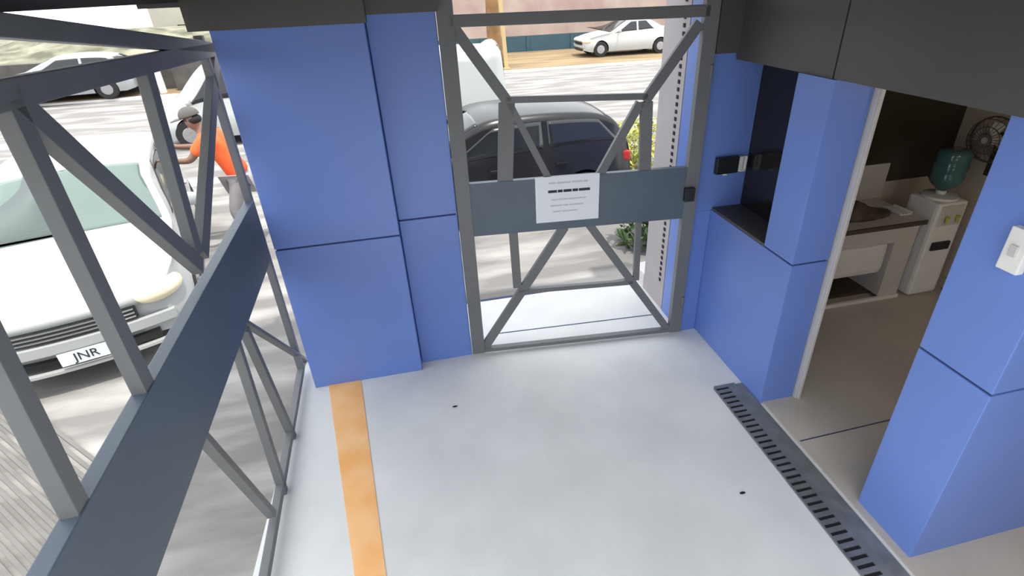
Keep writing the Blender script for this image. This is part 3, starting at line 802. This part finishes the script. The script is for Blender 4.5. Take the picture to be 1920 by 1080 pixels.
def cloth(name, keys, edges, scale, m, add=.012, root=0, over=None):
    ks = list(keys); vs = [Vector(J[k]) for k in ks]; rs = []
    for k in ks:
        r = (over or {}).get(k, R_[k]); rs.append(tuple(x*scale+add for x in r) if isinstance(r, tuple) else (r*scale+add,)*2)
    return skin_obj(name, vs, [(ks.index(a), ks.index(b)) for a, b in edges], rs, m, person, root=root)
J['sl'] = tuple(Vector(J['lsh']).lerp(Vector(J['lel']), .75)); R_['sl'] = .052
J['sr'] = tuple(Vector(J['rsh']).lerp(Vector(J['rel']), .75)); R_['sr'] = .052
J['hem'] = (.20, 0, .92); R_['hem'] = (.17, .135)
J['nk'] = tuple(Vector(J['upch']).lerp(Vector(J['neck']), .6)); R_['nk'] = .06
cloth('shirt', ['hem', 'waist', 'chest', 'upch', 'nk', 'lsh', 'sl', 'rsh', 'sr'], [('hem', 'waist'), ('waist', 'chest'), ('chest', 'upch'), ('upch', 'nk'), ('upch', 'lsh'), ('lsh', 'sl'), ('upch', 'rsh'), ('rsh', 'sr')], 1.08, M['shirt'], .02)
J['la2'] = (.155, -.13, .13); R_['la2'] = .05; J['ra2'] = (-.02, .12, .13); R_['ra2'] = .05
cloth('trousers', ['pelvis', 'lhip', 'lkn', 'la2', 'rhip', 'rkn', 'ra2'], [('pelvis', 'lhip'), ('lhip', 'lkn'), ('lkn', 'la2'), ('pelvis', 'rhip'), ('rhip', 'rkn'), ('rkn', 'ra2')], 1.1, M['trousers'], .014)
for s, a, t in ((-1, 'lan', 'lto'), (1, 'ran', 'rto')):
    A = Vector(J[a]); T = Vector(J[t])
    bm = bmesh.new(); r_ = bmesh.ops.create_uvsphere(bm, u_segments=20, v_segments=12, radius=1)
    c = (A+T)/2; 
    for v in r_['verts']:
        x, y, z = v.co; v.co = Vector((c.x-.01+x*.17, c.y+y*(.055-.01*x), .05+max(-.045, z*.06*(1+.35*x))))
    link_mesh('shoe', bm, M['shoe'], person, smooth=True)
# cap with brim, face
bm = bmesh.new(); r_ = bmesh.ops.create_uvsphere(bm, u_segments=24, v_segments=16, radius=1)
hc = _pv + _Q @ (Vector((-.395, -.01, 1.52))-_pv); Q = Matrix.Rotation(math.radians(-12), 3, 'Y')
for v in r_['verts']:
    z = v.co.z if v.co.z > -.05 else -.05
    v.co = hc + Q @ Vector((v.co.x*.115, v.co.y*.10, z*.105+.02))
cp = link_mesh('cap', bm, M['cap'], person, smooth=True)
bm = bmesh.new(); bx(bm, hc + Q @ Vector((-.14, 0, .01)), (.12, .15, .012), Q, bev=.005); link_mesh('brim', bm, M['cap'], cp)
bm = bmesh.new()
fc = hc + Q @ Vector((-.095, 0, -.045))
for dy_ in (-.032, .032):
    r_ = bmesh.ops.create_uvsphere(bm, u_segments=10, v_segments=8, radius=.009)
    for v in r_['verts']: v.co += fc + Q @ Vector((-.002, dy_, .012))
link_mesh('eyes', bm, M['dark'], person, smooth=True)

bm = bmesh.new(); bx(bm, hc + Q @ Vector((-.083, 0, -.105)), (.012, .045, .010), Q, bev=.003); link_mesh('mouth', bm, M['taillamp'], person)
bm = bmesh.new(); r_ = bmesh.ops.create_uvsphere(bm, u_segments=18, v_segments=12, radius=1)
for v in r_['verts']: v.co = hc + Q @ Vector((v.co.x*.075+.035, v.co.y*.094, v.co.z*.06-.035))
link_mesh('hair', bm, M['dark'], person, smooth=True)
